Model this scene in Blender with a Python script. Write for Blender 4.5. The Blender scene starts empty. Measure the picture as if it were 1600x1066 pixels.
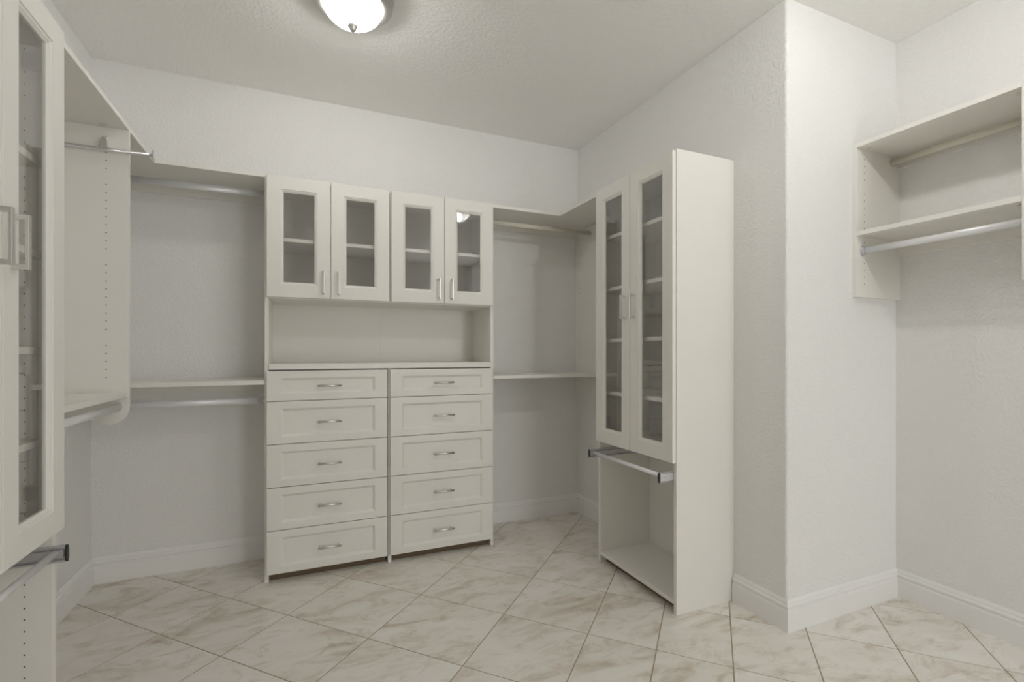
import bpy, bmesh, math, random
from mathutils import Vector, Matrix
random.seed(7)
S = bpy.context.scene
C = S.collection

# ---------------------------------------------------------------- camera, world, exposure
CAM_H = 1.185
YAW = 0.4087
cam_data = bpy.data.cameras.new('camera')
cam_data.sensor_width = 36.0
cam_data.lens = 756.9 / 1600 * 36.0
cam_data.shift_y = 17.66 / 1600
cam_data.clip_start = 0.02
cam = bpy.data.objects.new('camera', cam_data)
cam.location = (0, 0, CAM_H)
cam.rotation_euler = (math.pi / 2, 0, -YAW)
C.objects.link(cam)
S.camera = cam

world = bpy.data.worlds.new('world')
S.world = world
world.use_nodes = True
bg = world.node_tree.nodes['Background']
bg.inputs[0].default_value = (0.985, 0.995, 1.0, 1)
bg.inputs[1].default_value = 5.6  # uniform fill, enters only through the opening added in wall_front

S.view_settings.view_transform = 'Standard'
S.view_settings.look = 'None'
S.view_settings.gamma = 1.0
S.view_settings.use_curve_mapping = False
S.view_settings.exposure = 0.0
S.cycles.diffuse_bounces = 7
LAMP_NEAR_W = 29.0      # lamp above the camera, out of frame, seen in the door glass
LAMP_VIEW_W = 12.0       # lamp at the top edge of the picture

# ---------------------------------------------------------------- room dimensions (metres)
H = 2.695
XL, XR, XA = -0.990, 1.8945, 2.664
YB, YJ, YF = 3.133, 1.4275, -2.6
TOP = 2.102
DEP = 0.354
XD0, XD1, XD2 = -0.1765, 0.4525, 1.078
YD = YB - DEP
XT = 1.5434

# ---------------------------------------------------------------- materials
def srgb(r, g, b):
    f = lambda c: (c / 255 / 12.92) if c / 255 <= 0.04045 else ((c / 255 + 0.055) / 1.055) ** 2.4
    return (f(r), f(g), f(b), 1)

def mat(name, col, rough=0.5, metal=0.0, spec=0.5):
    m = bpy.data.materials.new(name)
    m.use_nodes = True
    b = m.node_tree.nodes['Principled BSDF']
    b.inputs['Base Color'].default_value = col
    b.inputs['Roughness'].default_value = rough
    b.inputs['Metallic'].default_value = metal
    b.inputs['Specular IOR Level'].default_value = spec
    return m

def nodes(m):
    return m.node_tree.nodes, m.node_tree.links, m.node_tree.nodes['Principled BSDF']

def textured_wall(name, col, scale, strength):
    m = mat(name, col, 0.85, 0, 0.25)
    N, L, b = nodes(m)
    tc = N.new('ShaderNodeTexCoord')
    n1 = N.new('ShaderNodeTexNoise'); n1.inputs['Scale'].default_value = scale
    n1.inputs['Detail'].default_value = 3.0; n1.inputs['Roughness'].default_value = 0.55
    L.new(tc.outputs['Object'], n1.inputs['Vector'])
    r = N.new('ShaderNodeValToRGB')
    r.color_ramp.elements[0].position = 0.42; r.color_ramp.elements[1].position = 0.62
    L.new(n1.outputs['Fac'], r.inputs['Fac'])
    bp = N.new('ShaderNodeBump'); bp.inputs['Strength'].default_value = strength
    bp.inputs['Distance'].default_value = 0.003
    L.new(r.outputs['Color'], bp.inputs['Height'])
    L.new(bp.outputs['Normal'], b.inputs['Normal'])
    return m

M = {}
M['wall'] = textured_wall('wall_paint', (0.83, 0.826, 0.812, 1), 75, 0.42)
M['ceiling'] = textured_wall('ceiling_paint', (0.88, 0.873, 0.852, 1), 60, 0.45)
M['trim'] = mat('trim_paint', (0.86, 0.855, 0.84, 1), 0.4, 0, 0.4)
M['metal'] = mat('brushed_nickel', (0.78, 0.765, 0.74, 1), 0.34, 1.0)
M['ring'] = mat('satin_nickel_ring', (0.58, 0.57, 0.545, 1), 0.42, 0.9)
M['chrome'] = mat('chrome', (0.78, 0.78, 0.80, 1), 0.16, 1.0)
M['slide'] = mat('zinc_slide', (0.66, 0.66, 0.69, 1), 0.38, 0.8)
M['alu'] = mat('satin_aluminium_rod', (0.80, 0.80, 0.82, 1), 0.40, 0.25)
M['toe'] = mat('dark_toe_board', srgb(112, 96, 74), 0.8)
M['black'] = mat('black_plastic', (0.03, 0.028, 0.026, 1), 0.45)
M['hole'] = mat('drilled_hole', (0.10, 0.09, 0.08, 1), 0.9)
M['grout'] = mat('grout', srgb(166, 154, 133), 0.9)
M['creamrod'] = mat('cream_rod', (0.74, 0.71, 0.61, 1), 0.35)
M['outside'] = mat('hall_paint', (0.7, 0.69, 0.66, 1), 0.9)

def cabinet_mat():
    m = mat('cream_cabinet', (0.74, 0.715, 0.64, 1), 0.42, 0, 0.4)
    N, L, b = nodes(m)
    tc = N.new('ShaderNodeTexCoord')
    n = N.new('ShaderNodeTexNoise'); n.inputs['Scale'].default_value = 2.2; n.inputs['Detail'].default_value = 2
    L.new(tc.outputs['Object'], n.inputs['Vector'])
    r = N.new('ShaderNodeValToRGB')
    r.color_ramp.elements[0].position = 0.3; r.color_ramp.elements[0].color = (0.81, 0.797, 0.748, 1)
    r.color_ramp.elements[1].position = 0.7; r.color_ramp.elements[1].color = (0.835, 0.822, 0.775, 1)
    L.new(n.outputs['Fac'], r.inputs['Fac'])
    L.new(r.outputs['Color'], b.inputs['Base Color'])
    return m
M['cab'] = cabinet_mat()

def tile_mat():
    m = mat('stone_tile', (0.6, 0.56, 0.48, 1), 0.42, 0, 0.35)
    N, L, b = nodes(m)
    tc = N.new('ShaderNodeTexCoord')
    oi = N.new('ShaderNodeObjectInfo')
    mul = N.new('ShaderNodeVectorMath'); mul.operation = 'SCALE'
    cmb = N.new('ShaderNodeCombineXYZ')
    L.new(oi.outputs['Random'], cmb.inputs[0]); L.new(oi.outputs['Random'], cmb.inputs[2])
    mul.inputs['Scale'].default_value = 37.0
    L.new(cmb.outputs[0], mul.inputs[0])
    add = N.new('ShaderNodeVectorMath'); add.operation = 'ADD'
    mp = N.new('ShaderNodeMapping'); mp.inputs['Rotation'].default_value = (0, 0, math.radians(20))
    mp.inputs['Scale'].default_value = (1.0, 2.1, 1.0)
    L.new(tc.outputs['Object'], mp.inputs['Vector'])
    L.new(mp.outputs[0], add.inputs[0]); L.new(mul.outputs[0], add.inputs[1])
    def noise(scale, detail, rough, dist):
        n = N.new('ShaderNodeTexNoise'); n.inputs['Scale'].default_value = scale
        n.inputs['Detail'].default_value = detail; n.inputs['Roughness'].default_value = rough
        n.inputs['Distortion'].default_value = dist
        L.new(add.outputs[0], n.inputs['Vector']); return n
    a = noise(2.6, 6, 0.62, 0.9)
    r1 = N.new('ShaderNodeValToRGB')
    e = r1.color_ramp.elements
    e[0].position = 0.30; e[0].color = (0.55, 0.485, 0.39, 1)
    e[1].position = 0.72; e[1].color = (0.87, 0.85, 0.81, 1)
    k = r1.color_ramp.elements.new(0.45); k.color = (0.79, 0.76, 0.70, 1)
    L.new(a.outputs['Fac'], r1.inputs['Fac'])
    c = noise(6.0, 7, 0.75, 0.7)
    r2 = N.new('ShaderNodeValToRGB')
    r2.color_ramp.elements[0].position = 0.28; r2.color_ramp.elements[0].color = (0.60, 0.52, 0.40, 1)
    r2.color_ramp.elements[1].position = 0.50; r2.color_ramp.elements[1].color = (1, 1, 1, 1)
    L.new(c.outputs['Fac'], r2.inputs['Fac'])
    mx = N.new('ShaderNodeMixRGB'); mx.blend_type = 'MULTIPLY'; mx.inputs['Fac'].default_value = 0.75
    L.new(r1.outputs['Color'], mx.inputs['Color1']); L.new(r2.outputs['Color'], mx.inputs['Color2'])
    L.new(mx.outputs['Color'], b.inputs['Base Color'])
    return m
M['tile'] = tile_mat()

def glass_mat():
    m = bpy.data.materials.new('clear_pane'); m.use_nodes = True
    N, L = m.node_tree.nodes, m.node_tree.links
    for n in list(N): N.remove(n)
    out = N.new('ShaderNodeOutputMaterial'); mix = N.new('ShaderNodeMixShader')
    tr = N.new('ShaderNodeBsdfTransparent'); tr.inputs[0].default_value = (0.99, 0.988, 0.985, 1)
    gl = N.new('ShaderNodeBsdfGlossy'); gl.inputs['Roughness'].default_value = 0.015
    lw = N.new('ShaderNodeLayerWeight'); lw.inputs['Blend'].default_value = 0.5
    pw = N.new('ShaderNodeMath'); pw.operation = 'POWER'; pw.inputs[1].default_value = 5.0
    ma = N.new('ShaderNodeMath'); ma.operation = 'MULTIPLY_ADD'; ma.inputs[1].default_value = 0.90; ma.inputs[2].default_value = 0.10
    L.new(lw.outputs['Facing'], pw.inputs[0]); L.new(pw.outputs[0], ma.inputs[0]); L.new(ma.outputs[0], mix.inputs[0])
    L.new(tr.outputs[0], mix.inputs[1]); L.new(gl.outputs[0], mix.inputs[2])
    L.new(mix.outputs[0], out.inputs[0])
    return m
M['glass'] = glass_mat()

def dome_mat(name, strength):
    m = bpy.data.materials.new(name); m.use_nodes = True
    N, L = m.node_tree.nodes, m.node_tree.links
    for n in list(N): N.remove(n)
    out = N.new('ShaderNodeOutputMaterial'); mix = N.new('ShaderNodeMixShader'); ad = N.new('ShaderNodeAddShader')
    tr = N.new('ShaderNodeBsdfTransparent')
    df = N.new('ShaderNodeBsdfDiffuse'); df.inputs[0].default_value = (0.8, 0.8, 0.78, 1)
    em = N.new('ShaderNodeEmission'); em.inputs[0].default_value = (1, 0.985, 0.95, 1); em.inputs[1].default_value = strength
    mix.inputs[0].default_value = 0.40
    L.new(df.outputs[0], ad.inputs[0]); L.new(em.outputs[0], ad.inputs[1])
    L.new(tr.outputs[0], mix.inputs[1]); L.new(ad.outputs[0], mix.inputs[2])
    L.new(mix.outputs[0], out.inputs[0])
    return m

# ---------------------------------------------------------------- helpers
def obj(name, bm, material, parent=None, smooth=False):
    bmesh.ops.recalc_face_normals(bm, faces=bm.faces[:])
    me = bpy.data.meshes.new(name)
    bm.to_mesh(me); bm.free()
    if smooth:
        for p in me.polygons: p.use_smooth = True
    me.materials.append(M[material] if isinstance(material, str) else material)
    o = bpy.data.objects.new(name, me)
    C.objects.link(o)
    o.parent = parent
    return o

def thing(name, label, cat, loc=(0, 0, 0), rotz=0.0, group=None):
    o = bpy.data.objects.new(name, None)
    o.empty_display_size = 0.1
    C.objects.link(o)
    o.location = loc; o.rotation_euler = (0, 0, rotz)
    o['label'] = label; o['category'] = cat
    if group: o['group'] = group
    return o

def struct(o, label=None, cat=None):
    o['kind'] = 'structure'
    if label: o['label'] = label
    if cat: o['category'] = cat
    return o

def add_box(bm, x0, x1, y0, y1, z0, z1, bev=0.0):
    vs = [bm.verts.new((x, y, z)) for x in (x0, x1) for y in (y0, y1) for z in (z0, z1)]
    fs = []
    for a in ((0, 1, 3, 2), (4, 6, 7, 5), (0, 4, 5, 1), (2, 3, 7, 6), (0, 2, 6, 4), (1, 5, 7, 3)):
        fs.append(bm.faces.new([vs[i] for i in a]))
    if bev:
        es = set(e for f in fs for e in f.edges)
        bmesh.ops.bevel(bm, geom=list(es), offset=bev, segments=2, profile=0.6, affect='EDGES')

def box(name, x0, x1, y0, y1, z0, z1, material, parent=None, bev=0.0012):
    bm = bmesh.new(); add_box(bm, min(x0, x1), max(x0, x1), min(y0, y1), max(y0, y1), z0, z1, bev)
    return obj(name, bm, material, parent)

def add_tube(bm, p0, p1, rw, rh=None, seg=16, up=(0, 0, 1)):
    p0, p1 = Vector(p0), Vector(p1)
    rh = rh or rw
    d = (p1 - p0).normalized(); up = Vector(up)
    if abs(d.dot(up)) > 0.99: up = Vector((1, 0, 0))
    s = d.cross(up).normalized(); u = s.cross(d)
    rings = []
    for p in (p0, p1):
        rings.append([bm.verts.new(p + s * rw * math.cos(2 * math.pi * i / seg) + u * rh * math.sin(2 * math.pi * i / seg)) for i in range(seg)])
    for i in range(seg):
        bm.faces.new((rings[0][i], rings[0][(i + 1) % seg], rings[1][(i + 1) % seg], rings[1][i]))
    bm.faces.new(rings[0][::-1]); bm.faces.new(rings[1])

def smooth_sides(o):
    for p in o.data.polygons: p.use_smooth = len(p.vertices) == 4
    return o

def add_prism(bm, pts, axis, a0, a1):
    """extrude a 2-D outline along an axis: axis 'x' uses (y,z), 'y' uses (x,z), 'z' uses (x,y)"""
    def mk(p, a):
        return {'x': (a, p[0], p[1]), 'y': (p[0], a, p[1]), 'z': (p[0], p[1], a)}[axis]
    r0 = [bm.verts.new(mk(p, a0)) for p in pts]; r1 = [bm.verts.new(mk(p, a1)) for p in pts]
    n = len(pts)
    for i in range(n):
        bm.faces.new((r0[i], r0[(i + 1) % n], r1[(i + 1) % n], r1[i]))
    bm.faces.new(r0[::-1]); bm.faces.new(r1)

def nested(x0, x1, z0, z1, loops, cap):
    """a front built from nested rectangles: loops of (inset_x, inset_z, y); cap closes the middle, else the ring closes on itself"""
    bm = bmesh.new(); R = []
    for ix, iz, y in loops:
        R.append([bm.verts.new(v) for v in ((x0 + ix, y, z0 + iz), (x1 - ix, y, z0 + iz), (x1 - ix, y, z1 - iz), (x0 + ix, y, z1 - iz))])
    for a, b in zip(R, R[1:] + ([] if cap else [R[0]])):
        for i in range(4):
            bm.faces.new((a[i], a[(i + 1) % 4], b[(i + 1) % 4], b[i]))
    if cap:
        bm.faces.new(R[-1]); bm.faces.new(R[0][::-1])
    return bm

def add_holes(bm, plane, rows):
    """shelf pin holes: plane 'x'/'y' + coordinate; rows of (a, z)"""
    ax, c, sgn = plane
    for a, z in rows:
        vs = []
        for i in range(8):
            t = 2 * math.pi * i / 8
            da, dz = 0.0024 * math.cos(t), 0.0024 * math.sin(t)
            vs.append(bm.verts.new((c + sgn * 0.0004, a + da, z + dz) if ax == 'x' else (a + da, c + sgn * 0.0004, z + dz)))
        bm.faces.new(vs)

def holes(plane, rows, parent):
    bm = bmesh.new(); add_holes(bm, plane, rows)
    o = obj('shelf_pin_holes', bm, 'hole', parent); o['kind'] = 'stuff'
    return o

def hole_rows(a, z0, z1, skip=()):
    out = []; z = z0; i = 0
    while z <= z1:
        if i % 10 not in skip: out.append((a, z))
        z += 0.032; i += 1
    return out

# ---------------------------------------------------------------- room shell
W = 0.10
def slab(name, x0, x1, y0, y1, z0, z1, m, label, cat):
    return struct(box(name, x0, x1, y0, y1, z0, z1, m, None, 0), label, cat)

slab('wall_left', XL - W, XL, YF - W, YB + W, 0, H, 'wall', 'off white textured wall behind the nearest glass door cabinet', 'wall')
slab('wall_back', XL, XR + W, YB, YB + W, 0, H, 'wall', 'off white wall behind the chest of drawers', 'wall')
slab('wall_right', XR, XR + W, YJ + 0.012, YB, 0, H, 'wall', 'off white textured wall beside the tall cabinet with open base', 'wall')
slab('wall_return', XR + 0.012, XA + W, YJ, YJ + W, 0, H, 'wall', 'short off white wall between the outer corner and the shelf recess', 'wall')
slab('wall_recess', XA, XA + W, YF - W, YJ, 0, H, 'wall', 'off white textured wall below the two tier wall shelf', 'wall')
ceiling = slab('ceiling', XL - W, XA + W, YF - W, YB + W, H, H + W, 'ceiling', 'pale grey textured ceiling with a dome lamp', 'ceiling')

# wall behind the camera, with an unseen opening added to let fill light in
DX0, DX1, DZ = 1.55, 2.4, 2.2
bm = bmesh.new()
add_box(bm, XL, DX0, YF - W, YF, 0, H); add_box(bm, DX1, XA, YF - W, YF, 0, H); add_box(bm, DX0, DX1, YF - W, YF, DZ, H)
struct(obj('wall_front', bm, 'wall'), 'off white wall behind the camera with an opening added for fill light', 'wall')
pd = bpy.data.lights.new('fill_opening_portal', 'AREA')      # guides sampling of the world fill through the added opening, gives no light itself
pd.shape = 'RECTANGLE'; pd.size = DX1 - DX0; pd.size_y = DZ; pd.cycles.is_portal = True
po = bpy.data.objects.new('fill_opening_portal', pd); C.objects.link(po)
po.location = ((DX0 + DX1) / 2, YF - W / 2, DZ / 2); po.rotation_euler = (math.pi / 2, 0, 0)
bm = bmesh.new()
add_box(bm, DX0 - 0.08, DX0, YF, YF + 0.018, 0, DZ + 0.08, 0.003); add_box(bm, DX1, DX1 + 0.08, YF, YF + 0.018, 0, DZ + 0.08, 0.003)
add_box(bm, DX0, DX1, YF, YF + 0.018, DZ, DZ + 0.08, 0.003)
struct(obj('trim_1', bm, 'trim'), 'white casing around the unseen opening added for fill light', 'door casing')

# bullnose on the outer corner
bm = bmesh.new()
pts = [(XR + 0.012 - 0.012 * math.cos(t), YJ + 0.012 - 0.012 * math.sin(t)) for t in [math.pi / 2 * i / 6 for i in range(7)]] + [(XR + 0.05, YJ + 0.012)][:0]
pts = pts + [(XR + 0.012, YJ + 0.012)]
add_prism(bm, pts, 'z', 0, H)
struct(obj('trim_2', bm, 'wall', None), 'rounded outer wall corner beside the tall cabinet', 'wall corner')

# floor: grout bed and single tiles laid on the diagonal
floor = struct(box('floor', XL, XA, YF, YB, -0.06, -0.0014, 'grout', None, 0), 'diagonal beige stone tile floor', 'floor')
S_L = [-3.02, -2.48, -1.94, -1.4, -0.86, -0.32, 0.22, 0.76, 1.29, 1.82, 2.275, 2.83, 3.37, 3.93, 4.6, 5.2]
D_L = [-4.05, -3.55, -3.1, -2.65, -2.2, -1.8, -1.43, -0.97, -0.525, -0.105, 0.29, 0.683, 1.232, 1.862, 2.505, 3.035, 3.525, 4.02, 4.55]
def lines_cross(s, d):          # x+y = s + .029*(y-x) ; y-x = d - .015*(x+y)
    su = (s + 0.029 * d) / (1 + 0.029 * 0.015); di = d - 0.015 * su
    return ((su - di) / 2, (su + di) / 2)
def clip(poly, ax, val, keep_less):
    out = []
    for i in range(len(poly)):
        a, b = poly[i], poly[(i + 1) % len(poly)]
        ia = (a[ax] <= val) == keep_less or abs(a[ax] - val) < 1e-9; ib = (b[ax] <= val) == keep_less or abs(b[ax] - val) < 1e-9
        if ia: out.append(a)
        if ia != ib:
            t = (val - a[ax]) / (b[ax] - a[ax]); out.append((a[0] + t * (b[0] - a[0]), a[1] + t * (b[1] - a[1])))
    return out
def area(p):
    return abs(sum(p[i][0] * p[(i + 1) % len(p)][1] - p[(i + 1) % len(p)][0] * p[i][1] for i in range(len(p)))) / 2 if len(p) > 2 else 0
G = 0.0034          # joint, measured along the grid coordinates (half a joint is G / sqrt 2)
for i in range(len(S_L) - 1):
    for j in range(len(D_L) - 1):
        q = [lines_cross(S_L[i + a] + (G if a == 0 else -G), D_L[j + b] + (G if b == 0 else -G)) for a, b in ((0, 0), (1, 0), (1, 1), (0, 1))]
        c = (sum(p[0] for p in q) / 4, sum(p[1] for p in q) / 4)
        ins = q
        A = ins
        for ax, val, kl in ((0, XL + 0.002, False), (0, XR, True), (1, YF + 0.002, False), (1, YB - 0.002, True)): A = clip(A, ax, val, kl) if A else A
        B = ins
        for ax, val, kl in ((0, XR, False), (0, XA - 0.002, True), (1, YF + 0.002, False), (1, YJ - 0.002, True)): B = clip(B, ax, val, kl) if B else B
        polys = [p for p in (A, B) if area(p) > 2e-4]
        if not polys: continue
        bm = bmesh.new()
        for p in polys:
            lo = [bm.verts.new((x - c[0], y - c[1], -0.008)) for x, y in p]; hi = [bm.verts.new((x - c[0], y - c[1], -0.0006)) for x, y in p]
            mx, my = sum(x for x, y in p) / len(p) - c[0], sum(y for x, y in p) / len(p) - c[1]
            tp = []
            for x, y in p:
                v = Vector((mx - (x - c[0]), my - (y - c[1]))).normalized() * 0.0007
                on_seam = abs(x - XR) < 1e-6 and len(polys) > 1
                tp.append(bm.verts.new((x - c[0] + (0 if on_seam else v.x), y - c[1] + v.y * (0 if on_seam else 1), 0)))
            n = len(p)
            for k in range(n):
                bm.faces.new((lo[k], lo[(k + 1) % n], hi[(k + 1) % n], hi[k])); bm.faces.new((hi[k], hi[(k + 1) % n], tp[(k + 1) % n], tp[k]))
            bm.faces.new(tp)
        t = obj('floor_tile', bm, 'tile', floor)
        t.location = (c[0], c[1], 0)

# baseboards
BP = [(0.0, 0.0), (0.017, 0.0), (0.017, 0.086), (0.0105, 0.090), (0.0105, 0.096), (0.0155, 0.101), (0.0155, 0.108), (0.0085, 0.113), (0.0085, 0.119), (0.0045, 0.127), (0.0025, 0.131), (0.0, 0.131)]
def baseboard(name, p0, p1, nrm, m0, m1, label):
    p0, p1, nrm = Vector(p0), Vector(p1), Vector(nrm)
    d = (p1 - p0).normalized(); bm = bmesh.new(); R = []
    for p, k in ((p0, m0), (p1, m1)):
        R.append([bm.verts.new((*(p + nrm * t + d * k * t), z)) for t, z in BP])
    n = len(BP)
    for i in range(n): bm.faces.new((R[0][i], R[0][(i + 1) % n], R[1][(i + 1) % n], R[1][i]))
    bm.faces.new(R[0][::-1]); bm.faces.new(R[1])
    return struct(obj(name, bm, 'trim'), label, 'baseboard')
baseboard('baseboard_left', (XL, 1.774), (XL, YB), (1, 0), 0, -1, 'white moulded baseboard under the scalloped shelf panel')
baseboard('baseboard_left', (XL, YF), (XL, 1.142), (1, 0), 1, 0, 'white moulded baseboard between the nearest cabinet and the front wall')
baseboard('baseboard_back', (XL, YB), (XD0 - 0.002, YB), (0, -1), 1, 0, 'white moulded baseboard to the left of the drawers')
baseboard('baseboard_back', (XD2 + 0.002, YB), (XR, YB), (0, -1), 0, -1, 'white moulded baseboard to the right of the drawers')
baseboard('baseboard_right', (XR, YB), (XR, 2.333), (-1, 0), 1, 0, 'white moulded baseboard in the far corner behind the tall cabinet')
baseboard('baseboard_right', (XR, 1.700), (XR, YJ), (-1, 0), 0, 1, 'short white baseboard between tall cabinet and outer corner')
baseboard('baseboard_return', (XR, YJ), (XA, YJ), (0, -1), -1, -1, 'white baseboard on the short wall left of the recess corner')
baseboard('baseboard_recess', (XA, YJ), (XA, YF), (-1, 0), 1, -1, 'white moulded baseboard below the two tier wall shelf')

# ---------------------------------------------------------------- cabinet parts
T = 0.019
def handle_bar(parent, cx, y, z, L=0.118):
    """round bar pull, horizontal, standing off the front"""
    bm = bmesh.new()
    add_tube(bm, (cx - L / 2, y + 0.033, z), (cx + L / 2, y + 0.033, z), 0.0064, None, 14)
    for s in (-1, 1):
        add_tube(bm, (cx + s * (L / 2 - 0.012), y - 0.006, z), (cx + s * (L / 2 - 0.012), y + 0.030, z), 0.0045, None, 12)
    return smooth_sides(obj('handle', bm, 'metal', parent))

def handle_square(parent, x, y, z0, z1, w=0.013, out=0.034, th=0.009):
    """flat squared pull, vertical"""
    bm = bmesh.new()
    add_box(bm, x - w / 2, x + w / 2, y + out - th, y + out, z0, z1, 0.002)
    for za, zb in ((z0, z0 + 0.012), (z1 - 0.012, z1)):
        add_box(bm, x - w / 2, x + w / 2, y - 0.0003, y + out - th + 0.002, za, zb, 0.001)
    return obj('handle', bm, 'metal', parent)

def drawer(parent, x0, x1, z0, z1, y):
    mx, mz = 0.066, 0.036
    f = y + 0.019
    lp = [(0.0, 0.0, y), (0.0, 0.0, f - 0.0015), (0.0015, 0.0015, f), (mx, mz, f), (mx + 0.003, mz + 0.003, f - 0.0015), (mx + 0.013, mz + 0.013, f - 0.0115), (mx + 0.015, mz + 0.015, f - 0.0115)]
    d = obj('drawer', nested(x0, x1, z0, z1, lp, True), 'cab', parent)
    handle_bar(d, (x0 + x1) / 2, f - 0.0115, (z0 + z1) / 2 - 0.003)
    return d

def glass_door(parent, x0, x1, z0, z1, y, m, hx, hz0, hz1, hw):
    f = y + 0.019
    k = m - 0.014
    lp = [(0.0, 0.0, y), (0.0, 0.0, f - 0.0015), (0.0015, 0.0015, f), (k, k, f), (k + 0.002, k + 0.002, f - 0.003), (k + 0.006, k + 0.006, f - 0.004), (m, m, f - 0.011), (m, m, y)]
    d = obj('door', nested(x0, x1, z0, z1, lp, False), 'cab', parent)
    box('glass_pane', x0 + m - 0.001, x1 - m + 0.001, f - 0.0155, f - 0.0120, z0 + m - 0.001, z1 - m + 0.001, 'glass', d, 0)
    handle_square(d, hx, f, hz0, hz1, hw)
    return d

def rod(name, parent, p0, p1, material='alu', rw=0.009, rh=0.0175):
    bm = bmesh.new(); add_tube(bm, p0, p1, rw, rh, 20)
    return smooth_sides(obj(name, bm, material, parent))

def flange(parent, p, d, material='slide'):
    """open cup that carries the end of a rod"""
    p, d = Vector(p), Vector(d)
    bm = bmesh.new(); add_tube(bm, p, p + d * 0.004, 0.016, 0.024, 18); add_tube(bm, p + d * 0.004, p + d * 0.014, 0.012, 0.019, 18)
    return obj('rod_flange', bm, material, parent)

# ---------------------------------------------------------------- the two chests of drawers; local x runs along world X, fronts face -Y
# every back-wall thing uses rotation pi: local x = x_right - X, local y = YB - Y
def back_thing(name, label, cat, xr, group=None, z=0.0):
    return thing(name, label, cat, (xr, YB - 0.0005, z), math.pi, group)

DRAW_Z = [(0.934, 1.089), (0.712, 0.931), (0.491, 0.709), (0.270, 0.488), (0.046, 0.267)]
def chest(xa, xb, label, tall_left, tall_right, own_left, own_right):
    t = back_thing('drawer_chest', label, 'drawers', xb, 'chests of drawers on the back wall')
    w = xb - xa
    CT = 1.094
    # right side of the picture is local x = 0
    if own_right: box('side_panel', 0.0, T, 0.0, DEP, 0.0, 1.1255 if tall_right else CT, 'cab', t)
    if own_left: box('side_panel', w - T, w, 0.0, DEP, 0.0, 1.1255 if tall_left else CT, 'cab', t)
    x0, x1 = (T if own_right else T / 2), (w - T if own_left else w - T / 2)
    box('bottom_panel', x0, x1, 0.02, DEP - 0.012, 0.05, 0.068, 'cab', t)
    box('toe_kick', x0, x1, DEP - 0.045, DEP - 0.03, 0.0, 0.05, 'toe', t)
    box('back_panel', x0, x1, 0.018, 0.024, 0.068, CT, 'cab', t)
    for k, (z0, z1) in enumerate(DRAW_Z):
        drawer(t, 0.0115 if own_right else 0.006, w - 0.0095 if own_left else w - 0.0065, z0, z1, DEP + 0.0005)
    return t
chest(XD0, XD1 - T / 2, 'left one of two cream five drawer chests, beside the corner bay', True, False, True, False)
chest(XD1 - T / 2, XD2, 'right one of two cream five drawer chests, nearer the tall cabinet', False, True, True, True)

# worktop
bm = bmesh.new(); add_box(bm, XD0 + T, XD2 - T, YD - 0.012, YB - 0.0005, 1.0945, 1.1255, 0.003)
t = obj('worktop', bm, 'cab'); t['label'] = 'long cream worktop across both chests of drawers'; t['category'] = 'worktop'

# upper cabinets
def upper_cabinet(xa, xb, label, outer_right):
    t = back_thing('glass_hutch', label, 'cabinet', xb, 'glass door hutches over the worktop', 1.126)
    w = xb - xa; o = 1.126; z0, z1 = 1.464 - o, 2.1 - o
    if outer_right: a, b = T, w
    else: a, b = 0, w - T
    box('side_panel', 0 if outer_right else w - T, T if outer_right else w, 0, DEP, 0, TOP - o, 'cab', t)
    ia, ib = (a, b - 0.0125) if outer_right else (a + 0.0125, b)
    box('inner_panel', *((b - 0.012, b) if outer_right else (0, 0.012)), 0.006, DEP - 0.003, z0 + T, z1 - T, 'cab', t)
    box('top_panel', a, b, 0, DEP - 0.003, z1 - T, z1, 'cab', t, 0)
    box('bottom_panel', a, b, 0, DEP - 0.003, z0, z0 + T, 'cab', t, 0)
    box('back_panel', a, b, 0.0, 0.006, 0, z1 - T, 'cab', t, 0)
    box('shelf', ia + 0.0005, ib - 0.0005, 0.006, DEP - 0.02, 1.765 - o, 1.784 - o, 'cab', t)
    return t
y_door = DEP + 0.0005
tl = upper_cabinet(XD0, XD1 - 0.0002, 'cream hutch with two glass doors over the left chest of drawers', False)
tr = upper_cabinet(XD1 + 0.0002, XD2, 'cream hutch with lamp reflected in its glass doors over the right chest', True)
for t, xr, specs in ((tl, XD1 - 0.0002, ((-0.167, 0.1385, 0.105), (0.1415, 0.447, 0.180))), (tr, XD2, ((0.459, 0.7645, 0.730), (0.7675, 1.069, 0.808)))):
    for a, b, hx in specs:
        glass_door(t, xr - b, xr - a, 1.470 - 1.126, 2.092 - 1.126, y_door, 0.079, xr - hx, 1.494 - 1.126, 1.615 - 1.126, 0.0085)

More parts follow.
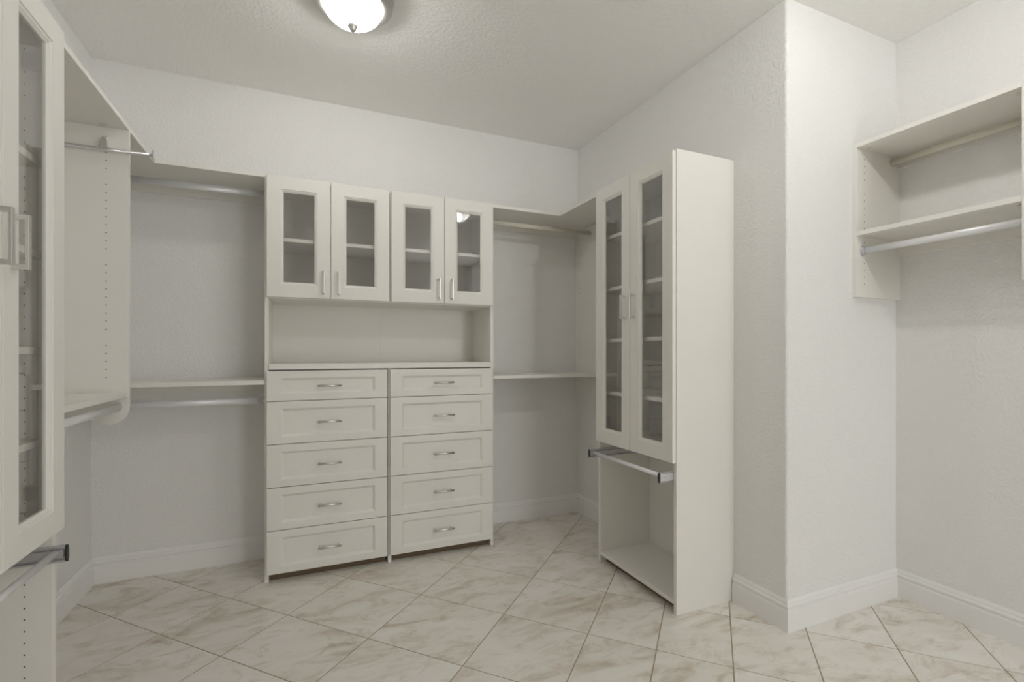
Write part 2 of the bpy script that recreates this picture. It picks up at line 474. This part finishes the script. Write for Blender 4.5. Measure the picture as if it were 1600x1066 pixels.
# ---------------------------------------------------------------- tall cabinets with glass doors and an open base
def tall_cabinet(label, loc, rotz, w, shelves, hz, slide_out, hw, mirror):
    """local x along the wall, local y out from the wall"""
    t = thing('tall_glass_cabinet', label, 'cabinet', loc, rotz, 'tall cabinets with glass doors')
    D = XR - XT
    box('side_panel', 0, T, 0, D, 0, TOP, 'cab', t)
    box('side_panel', w - T, w, 0, D, 0, TOP, 'cab', t)
    box('top_panel', T, w - T, 0, D - 0.002, TOP - T, TOP, 'cab', t)
    box('bottom_panel', T, w - T, 0, D - 0.002, 0.042, 0.061, 'cab', t)
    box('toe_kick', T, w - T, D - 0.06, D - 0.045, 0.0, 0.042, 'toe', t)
    box('middle_panel', T, w - T, 0, D - 0.004, 0.700, 0.719, 'cab', t)
    box('back_panel', T, w - T, 0, 0.006, 0.061, TOP - T, 'cab', t)
    for z in shelves: box('shelf', T + 0.001, w - T - 0.001, 0.006, D - 0.022, z - 0.0095, z + 0.0095, 'cab', t)
    y = D + 0.0008
    g = 0.0015
    for a, b, hx in ((0.004, w / 2 - g, w / 2 - 0.036), (w / 2 + g, w - 0.004, w / 2 + 0.036)):
        glass_door(t, a, b, 0.686, 2.093, y, 0.080, hx, hz[0], hz[1], hw)
    rows = []
    for yy in (0.06, D - 0.06): rows += hole_rows(yy, 0.74 if not mirror else 0.13, 2.03, (4,))
    bm = bmesh.new(); add_holes(bm, ('x', T, 1), rows); add_holes(bm, ('x', w - T, -1), rows)
    ho = obj('shelf_pin_holes', bm, 'hole', t); ho['kind'] = 'stuff'
    # pull-out rod: a bar between two drawer slides
    ye = D + slide_out
    zr = 0.622
    bm = bmesh.new(); add_tube(bm, (T + 0.012, ye - 0.022, zr + 0.004), (w - T - 0.012, ye - 0.022, zr + 0.004), 0.0095, 0.0095, 18)
    r = smooth_sides(obj('pull_out_rod', bm, 'alu', t)); r['label'] = 'satin pull-out hanging rod'
    for xs, sg in ((T, 1), (w - T, -1)):
        bm = bmesh.new()
        a = xs + sg * 0.0005
        add_box(bm, min(a, a + sg * 0.003), max(a, a + sg * 0.003), 0.03, ye, zr - 0.021, zr + 0.021, 0.0008)
        for zz in (zr - 0.023, zr + 0.017):
            add_box(bm, min(a, a + sg * 0.012), max(a, a + sg * 0.012), 0.03, ye, zz, zz + 0.006, 0.001)
        add_box(bm, min(a + sg * 0.003, a + sg * 0.009), max(a + sg * 0.003, a + sg * 0.009), 0.06, ye - 0.004, zr - 0.011, zr + 0.011, 0.001)
        for q in (0.022, 0.034):
            add_tube(bm, (a - sg * 0.0012, ye - q, zr), (a, ye - q, zr), 0.004, 0.006, 12)
        obj('slide', bm, 'slide', r)
        bm = bmesh.new(); add_tube(bm, (a + sg * 0.006, ye, zr), (a + sg * 0.006, ye + 0.006, zr), 0.0065, 0.0235, 18)
        obj('end_cap', bm, 'black', r)
    # hinges on the inner face of the doors' outer edges
    for xs, sg in ((T, 1), (w - T, -1)):
        for z in (0.80, 1.98):
            box('hinge', xs + sg * 0.001, xs + sg * 0.022, D - 0.055, D - 0.006, z - 0.02, z + 0.02, 'metal', t, 0.002)
    return t
WT = 0.626
tall_cabinet('tall cream cabinet with two glass doors and open base standing at the outer wall corner', (XR, 1.7035, 0), math.pi / 2, WT,
             [1.822, 1.534, 1.251, 0.958], (1.355, 1.478), 0.074, 0.011, False)
tall_cabinet('nearest tall cabinet with large square pulls, cut off by the left picture edge', (XL, 1.770, 0), -math.pi / 2, WT,
             [1.705, 1.452, 1.19, 0.937], (1.378, 1.506), 0.030, 0.012, True)

# ---------------------------------------------------------------- hanging bay on the left wall, with the scalloped end panel
YP = 2.43                       # far panel
FX = -0.643
t = thing('hanging_bay', 'cream left wall shelf bay with scalloped end panel and chrome valet rod', 'shelf unit', (XL, 1.772, 0.89))
lx = lambda X: X - XL
ly = lambda Y: Y - 1.772
lz = lambda Z: Z - 0.89
box('top_shelf', 0, lx(FX), ly(1.772), ly(YP), lz(2.083), lz(TOP), 'cab', t)
box('lower_shelf', 0, lx(FX) - 0.004, ly(1.772), ly(YP - T), lz(1.005), lz(1.024), 'cab', t)
out = [(0.0, 2.0825), (lx(FX), 2.0825), (lx(FX), 0.962), (lx(FX) - 0.004, 0.938), (lx(FX) - 0.014, 0.918), (lx(FX) - 0.03, 0.904), (lx(FX) - 0.05, 0.898), (lx(FX) - 0.072, 0.900), (lx(FX) - 0.092, 0.907), (lx(FX) - 0.112, 0.916), (lx(FX) - 0.135, 0.921), (lx(FX) - 0.165, 0.920), (0.10, 0.910), (0.05, 0.902), (0.0, 0.9)]
bm = bmesh.new(); add_prism(bm, [(x, lz(z)) for x, z in out], 'y', ly(YP - T), ly(YP)); obj('end_panel', bm, 'cab', t)
box('cleat', 0, 0.019, ly(1.774), ly(YP - T) - 0.001, lz(2.033), lz(2.0825), 'cab', t)
box('cleat', 0, 0.019, ly(1.774), ly(YP - T) - 0.001, lz(0.955), lz(1.0045), 'cab', t)
rod('closet_rod', t, (lx(-0.672), ly(1.774), lz(0.966)), (lx(-0.672), ly(YP - T), lz(0.966)), 'alu', 0.008, 0.0145)
holes(('y', ly(YP - T), -1), [(lx(-0.716), lz(z)) for _, z in hole_rows(0, 1.085, 2.07, (5,))], t)
# valet rod on the face of the end panel, pulled out
bm = bmesh.new(); add_tube(bm, (lx(-0.95), ly(YP - T) - 0.014, lz(1.988)), (lx(-0.562), ly(YP - T) - 0.014, lz(1.988)), 0.0072, None, 16)
v = smooth_sides(obj('valet_rod', bm, 'chrome', t)); v['label'] = 'chrome valet rod pulled out past the panel'
bm = bmesh.new()
add_prism(bm, [(lx(-0.718) - 0.013, lz(1.985)), (lx(-0.718) + 0.013, lz(1.985)), (lx(-0.718) + 0.009, lz(2.026)), (lx(-0.718) + 0.004, lz(2.034)), (lx(-0.718) - 0.004, lz(2.034)), (lx(-0.718) - 0.009, lz(2.026))], 'y', ly(YP - T) - 0.022, ly(YP - T) - 0.0005)
obj('bracket', bm, 'chrome', v)
bm = bmesh.new()
add_tube(bm, (lx(-0.562), ly(YP - T) - 0.014, lz(1.988)), (lx(-0.558), ly(YP - T) - 0.014, lz(1.988)), 0.011, 0.017, 18)
add_box(bm, lx(-0.557), lx(-0.552), ly(YP - T) - 0.019, ly(YP - T) - 0.009, lz(1.962), lz(1.976), 0.001)
add_box(bm, lx(-0.560), lx(-0.555), ly(YP - T) - 0.019, ly(YP - T) - 0.009, lz(1.972), lz(2.010), 0.001)
obj('hook_end', bm, 'chrome', v)
# cam fitting under the top shelf
bm = bmesh.new(); add_tube(bm, (lx(-0.718), ly(YP - T) - 0.022, lz(2.0825)), (lx(-0.718), ly(YP - T) - 0.022, lz(2.0785)), 0.011, None, 16); obj('cam_fitting', bm, 'metal', t)

# ---------------------------------------------------------------- corner bay left of the drawers
t = thing('corner_hanging_bay', 'empty two level hanging bay between the scalloped panel and the drawers', 'shelf unit', (XL, YB, 0.9), 0)
cx = lambda X: X - XL
cy = lambda Y: Y - YB
cz = lambda Z: Z - 0.9
bm = bmesh.new()
add_prism(bm, [(cx(XL), cy(YP + 0.001)), (cx(FX), cy(YP + 0.001)), (cx(FX), cy(YD)), (cx(XD0 - 0.001), cy(YD)), (cx(XD0 - 0.001), cy(YB)), (cx(XL), cy(YB))], 'z', cz(2.083), cz(TOP))
obj('top_shelf', bm, 'cab', t)
box('lower_shelf', cx(XL), cx(XD0 - 0.001), cy(YD), cy(YB), cz(1.019), cz(1.041), 'cab', t)
box('cleat', cx(XL + 0.0), cx(XD0 - 0.001), cy(YB - 0.019), cy(YB), cz(2.034), cz(2.0825), 'cab', t)
box('cleat', cx(XL + 0.0), cx(XD0 - 0.001), cy(YB - 0.019), cy(YB), cz(0.967), cz(1.0185), 'cab', t)
r = rod('closet_rod', t, (cx(-0.80), cy(2.945), cz(2.043)), (cx(XD0 - 0.002), cy(2.945), cz(2.043)), 'alu')
flange(r, (cx(XD0 - 0.001), cy(2.945), cz(2.043)), (-1, 0, 0))
flange(r, (cx(-0.80), cy(2.945), cz(2.043)), (1, 0, 0))
r = rod('closet_rod', t, (cx(XL + 0.002), cy(2.90), cz(0.928)), (cx(XD0 - 0.002), cy(2.90), cz(0.928)), 'alu')
flange(r, (cx(XD0 - 0.001), cy(2.90), cz(0.928)), (-1, 0, 0))
# small upright carrying the end of the upper rod at the wall
box('rod_support', cx(-0.815), cx(-0.80), cy(2.90), cy(2.99), cz(2.01), cz(2.0825), 'cab', t)

# ---------------------------------------------------------------- bay right of the drawers
t = thing('corner_hanging_bay', 'empty hanging bay with cream rod between the drawers and tall cabinet', 'shelf unit', (XR, YB, 0.885), 0)
cx = lambda X: X - XR
cz = lambda Z: Z - 0.885
x0 = XD2 + 0.001
ye = 1.7035 + WT + 0.001
bm = bmesh.new()
add_prism(bm, [(cx(x0), cy(YB)), (cx(x0), cy(2.80)), (cx(XT + 0.012), cy(2.80)), (cx(XT + 0.012), cy(ye)), (cx(XR), cy(ye)), (cx(XR), cy(YB))], 'z', cz(2.083), cz(TOP))
obj('top_shelf', bm, 'cab', t)
box('side_panel', cx(XR - T), cx(XR), cy(ye), cy(YB), cz(0.89), cz(2.0825), 'cab', t)
box('lower_shelf', cx(x0), cx(XR - T), cy(YD), cy(YB), cz(1.021), cz(1.041), 'cab', t)
box('cleat', cx(x0), cx(XR - T), cy(YB - 0.019), cy(YB), cz(2.034), cz(2.0825), 'cab', t)
rod('closet_rod', t, (cx(x0), cy(2.93), cz(2.028)), (cx(XR - T), cy(2.93), cz(2.028)), 'creamrod', 0.009, 0.015)
rows = hole_rows(cy(YB - 0.06), cz(0.98), cz(2.02), (4,)) + hole_rows(cy(YB - 0.31), cz(0.98), cz(2.02), (4,))
holes(('x', cx(XR - T), -1), rows, t)

# ---------------------------------------------------------------- two tier shelf in the recess
AF = 2.33
Y1, Y0 = YJ, 0.835
t = thing('wall_shelf', 'cream two tier wall shelf with hanging rods in the recess on the right', 'shelf unit', (XA, Y1, 1.44), 0)
ax = lambda X: X - XA
ay = lambda Y: Y - Y1
az = lambda Z: Z - 1.44
box('side_panel', ax(AF), ax(XA), ay(Y1 - T), ay(Y1), az(1.44), az(2.142), 'cab', t)
box('side_panel', ax(AF), ax(XA), ay(Y0), ay(Y0 + T), az(1.44), az(2.142), 'cab', t)
box('top_shelf', ax(AF), ax(XA), ay(Y0 + T), ay(Y1 - T), az(2.123), az(2.142), 'cab', t)
box('lower_shelf', ax(AF), ax(XA), ay(Y0 + T), ay(Y1 - T), az(1.719), az(1.739), 'cab', t)
box('cleat', ax(XA - 0.019), ax(XA), ay(Y0 + T), ay(Y1 - T), az(2.073), az(2.1225), 'cab', t)
box('cleat', ax(XA - 0.019), ax(XA), ay(Y0 + T), ay(Y1 - T), az(1.648), az(1.7185), 'cab', t)
rod('closet_rod', t, (ax(2.59), ay(Y0 + T), az(2.092)), (ax(2.59), ay(Y1 - T), az(2.092)), 'creamrod', 0.009, 0.014)
r = rod('closet_rod', t, (ax(2.37), ay(Y0 + T), az(1.652)), (ax(2.37), ay(Y1 - T), az(1.652)), 'alu', 0.0085, 0.0145)
flange(r, (ax(2.37), ay(Y0 + T), az(1.652)), (0, 1, 0)); flange(r, (ax(2.37), ay(Y1 - T), az(1.652)), (0, -1, 0))
holes(('y', ay(Y1 - T), -1), hole_rows(ax(AF + 0.055), az(1.50), az(2.09), (4,)), t)
for yy in (Y1 - T - 0.025, Y0 + T + 0.025):
    for zz in (2.1225, 1.7185):
        bm = bmesh.new(); add_tube(bm, (ax(AF + 0.055), ay(yy), az(zz)), (ax(AF + 0.055), ay(yy), az(zz) - 0.004), 0.009, None, 14); obj('cam_fitting', bm, 'creamrod', t)

# ---------------------------------------------------------------- ceiling lamps
def lathe(bm, prof, seg=48):
    R = []
    for r, z in prof:
        R.append([bm.verts.new((r * math.cos(2 * math.pi * i / seg), r * math.sin(2 * math.pi * i / seg), z)) for i in range(seg)])
    for a, b in zip(R, R[1:]):
        for i in range(seg): bm.faces.new((a[i], a[(i + 1) % seg], b[(i + 1) % seg], b[i]))
    return R
def ceiling_lamp(x, y, label, watts, dome_strength):
    t = thing('ceiling_lamp', label, 'lamp', (x, y, H), 0, 'flush dome ceiling lamps')
    bm = bmesh.new()
    R = lathe(bm, [(0.160, -0.0005), (0.168, -0.004), (0.169, -0.013), (0.163, -0.017), (0.163, -0.022), (0.166, -0.026), (0.164, -0.036), (0.154, -0.045), (0.140, -0.051), (0.127, -0.053), (0.122, -0.049), (0.122, -0.020)])
    bm.faces.new(R[0][::-1]); bm.faces.new(R[-1])
    obj('base_ring', bm, 'ring', t, True)
    bm = bmesh.new()
    prof = [(0.1215, -0.044)] + [(0.121 * math.cos(a), -0.047 - 0.081 * math.sin(a)) for a in [math.pi / 2 * i / 14 for i in range(0, 14)]] + [(0.006, -0.128)]
    lathe(bm, prof)
    obj('glass_dome', bm, dome_mat('frosted_dome_lit', dome_strength), t, True)
    bm = bmesh.new()
    R = lathe(bm, [(0.006, -0.122), (0.013, -0.1285), (0.020, -0.130), (0.020, -0.135), (0.012, -0.141), (0.013, -0.147), (0.008, -0.154), (0.002, -0.157)], 24)
    bm.faces.new(R[0][::-1]); bm.faces.new(R[-1])
    obj('finial', bm, 'ring', t, True)
    ld = bpy.data.lights.new('bulb', 'POINT'); ld.energy = watts; ld.shadow_soft_size = 0.045; ld.color = (1.0, 0.985, 0.96)
    lo = bpy.data.objects.new('bulb', ld); C.objects.link(lo); lo.parent = t; lo.location = (0, 0, -0.075)
    return t
ceiling_lamp(0.196, 2.145, 'lit white glass dome ceiling lamp with nickel ring at the top of the picture', LAMP_VIEW_W, 0.8)
ceiling_lamp(1.51, 0.60, 'lit white glass dome ceiling lamp seen only as a reflection in the door glass', LAMP_NEAR_W, 3.0)
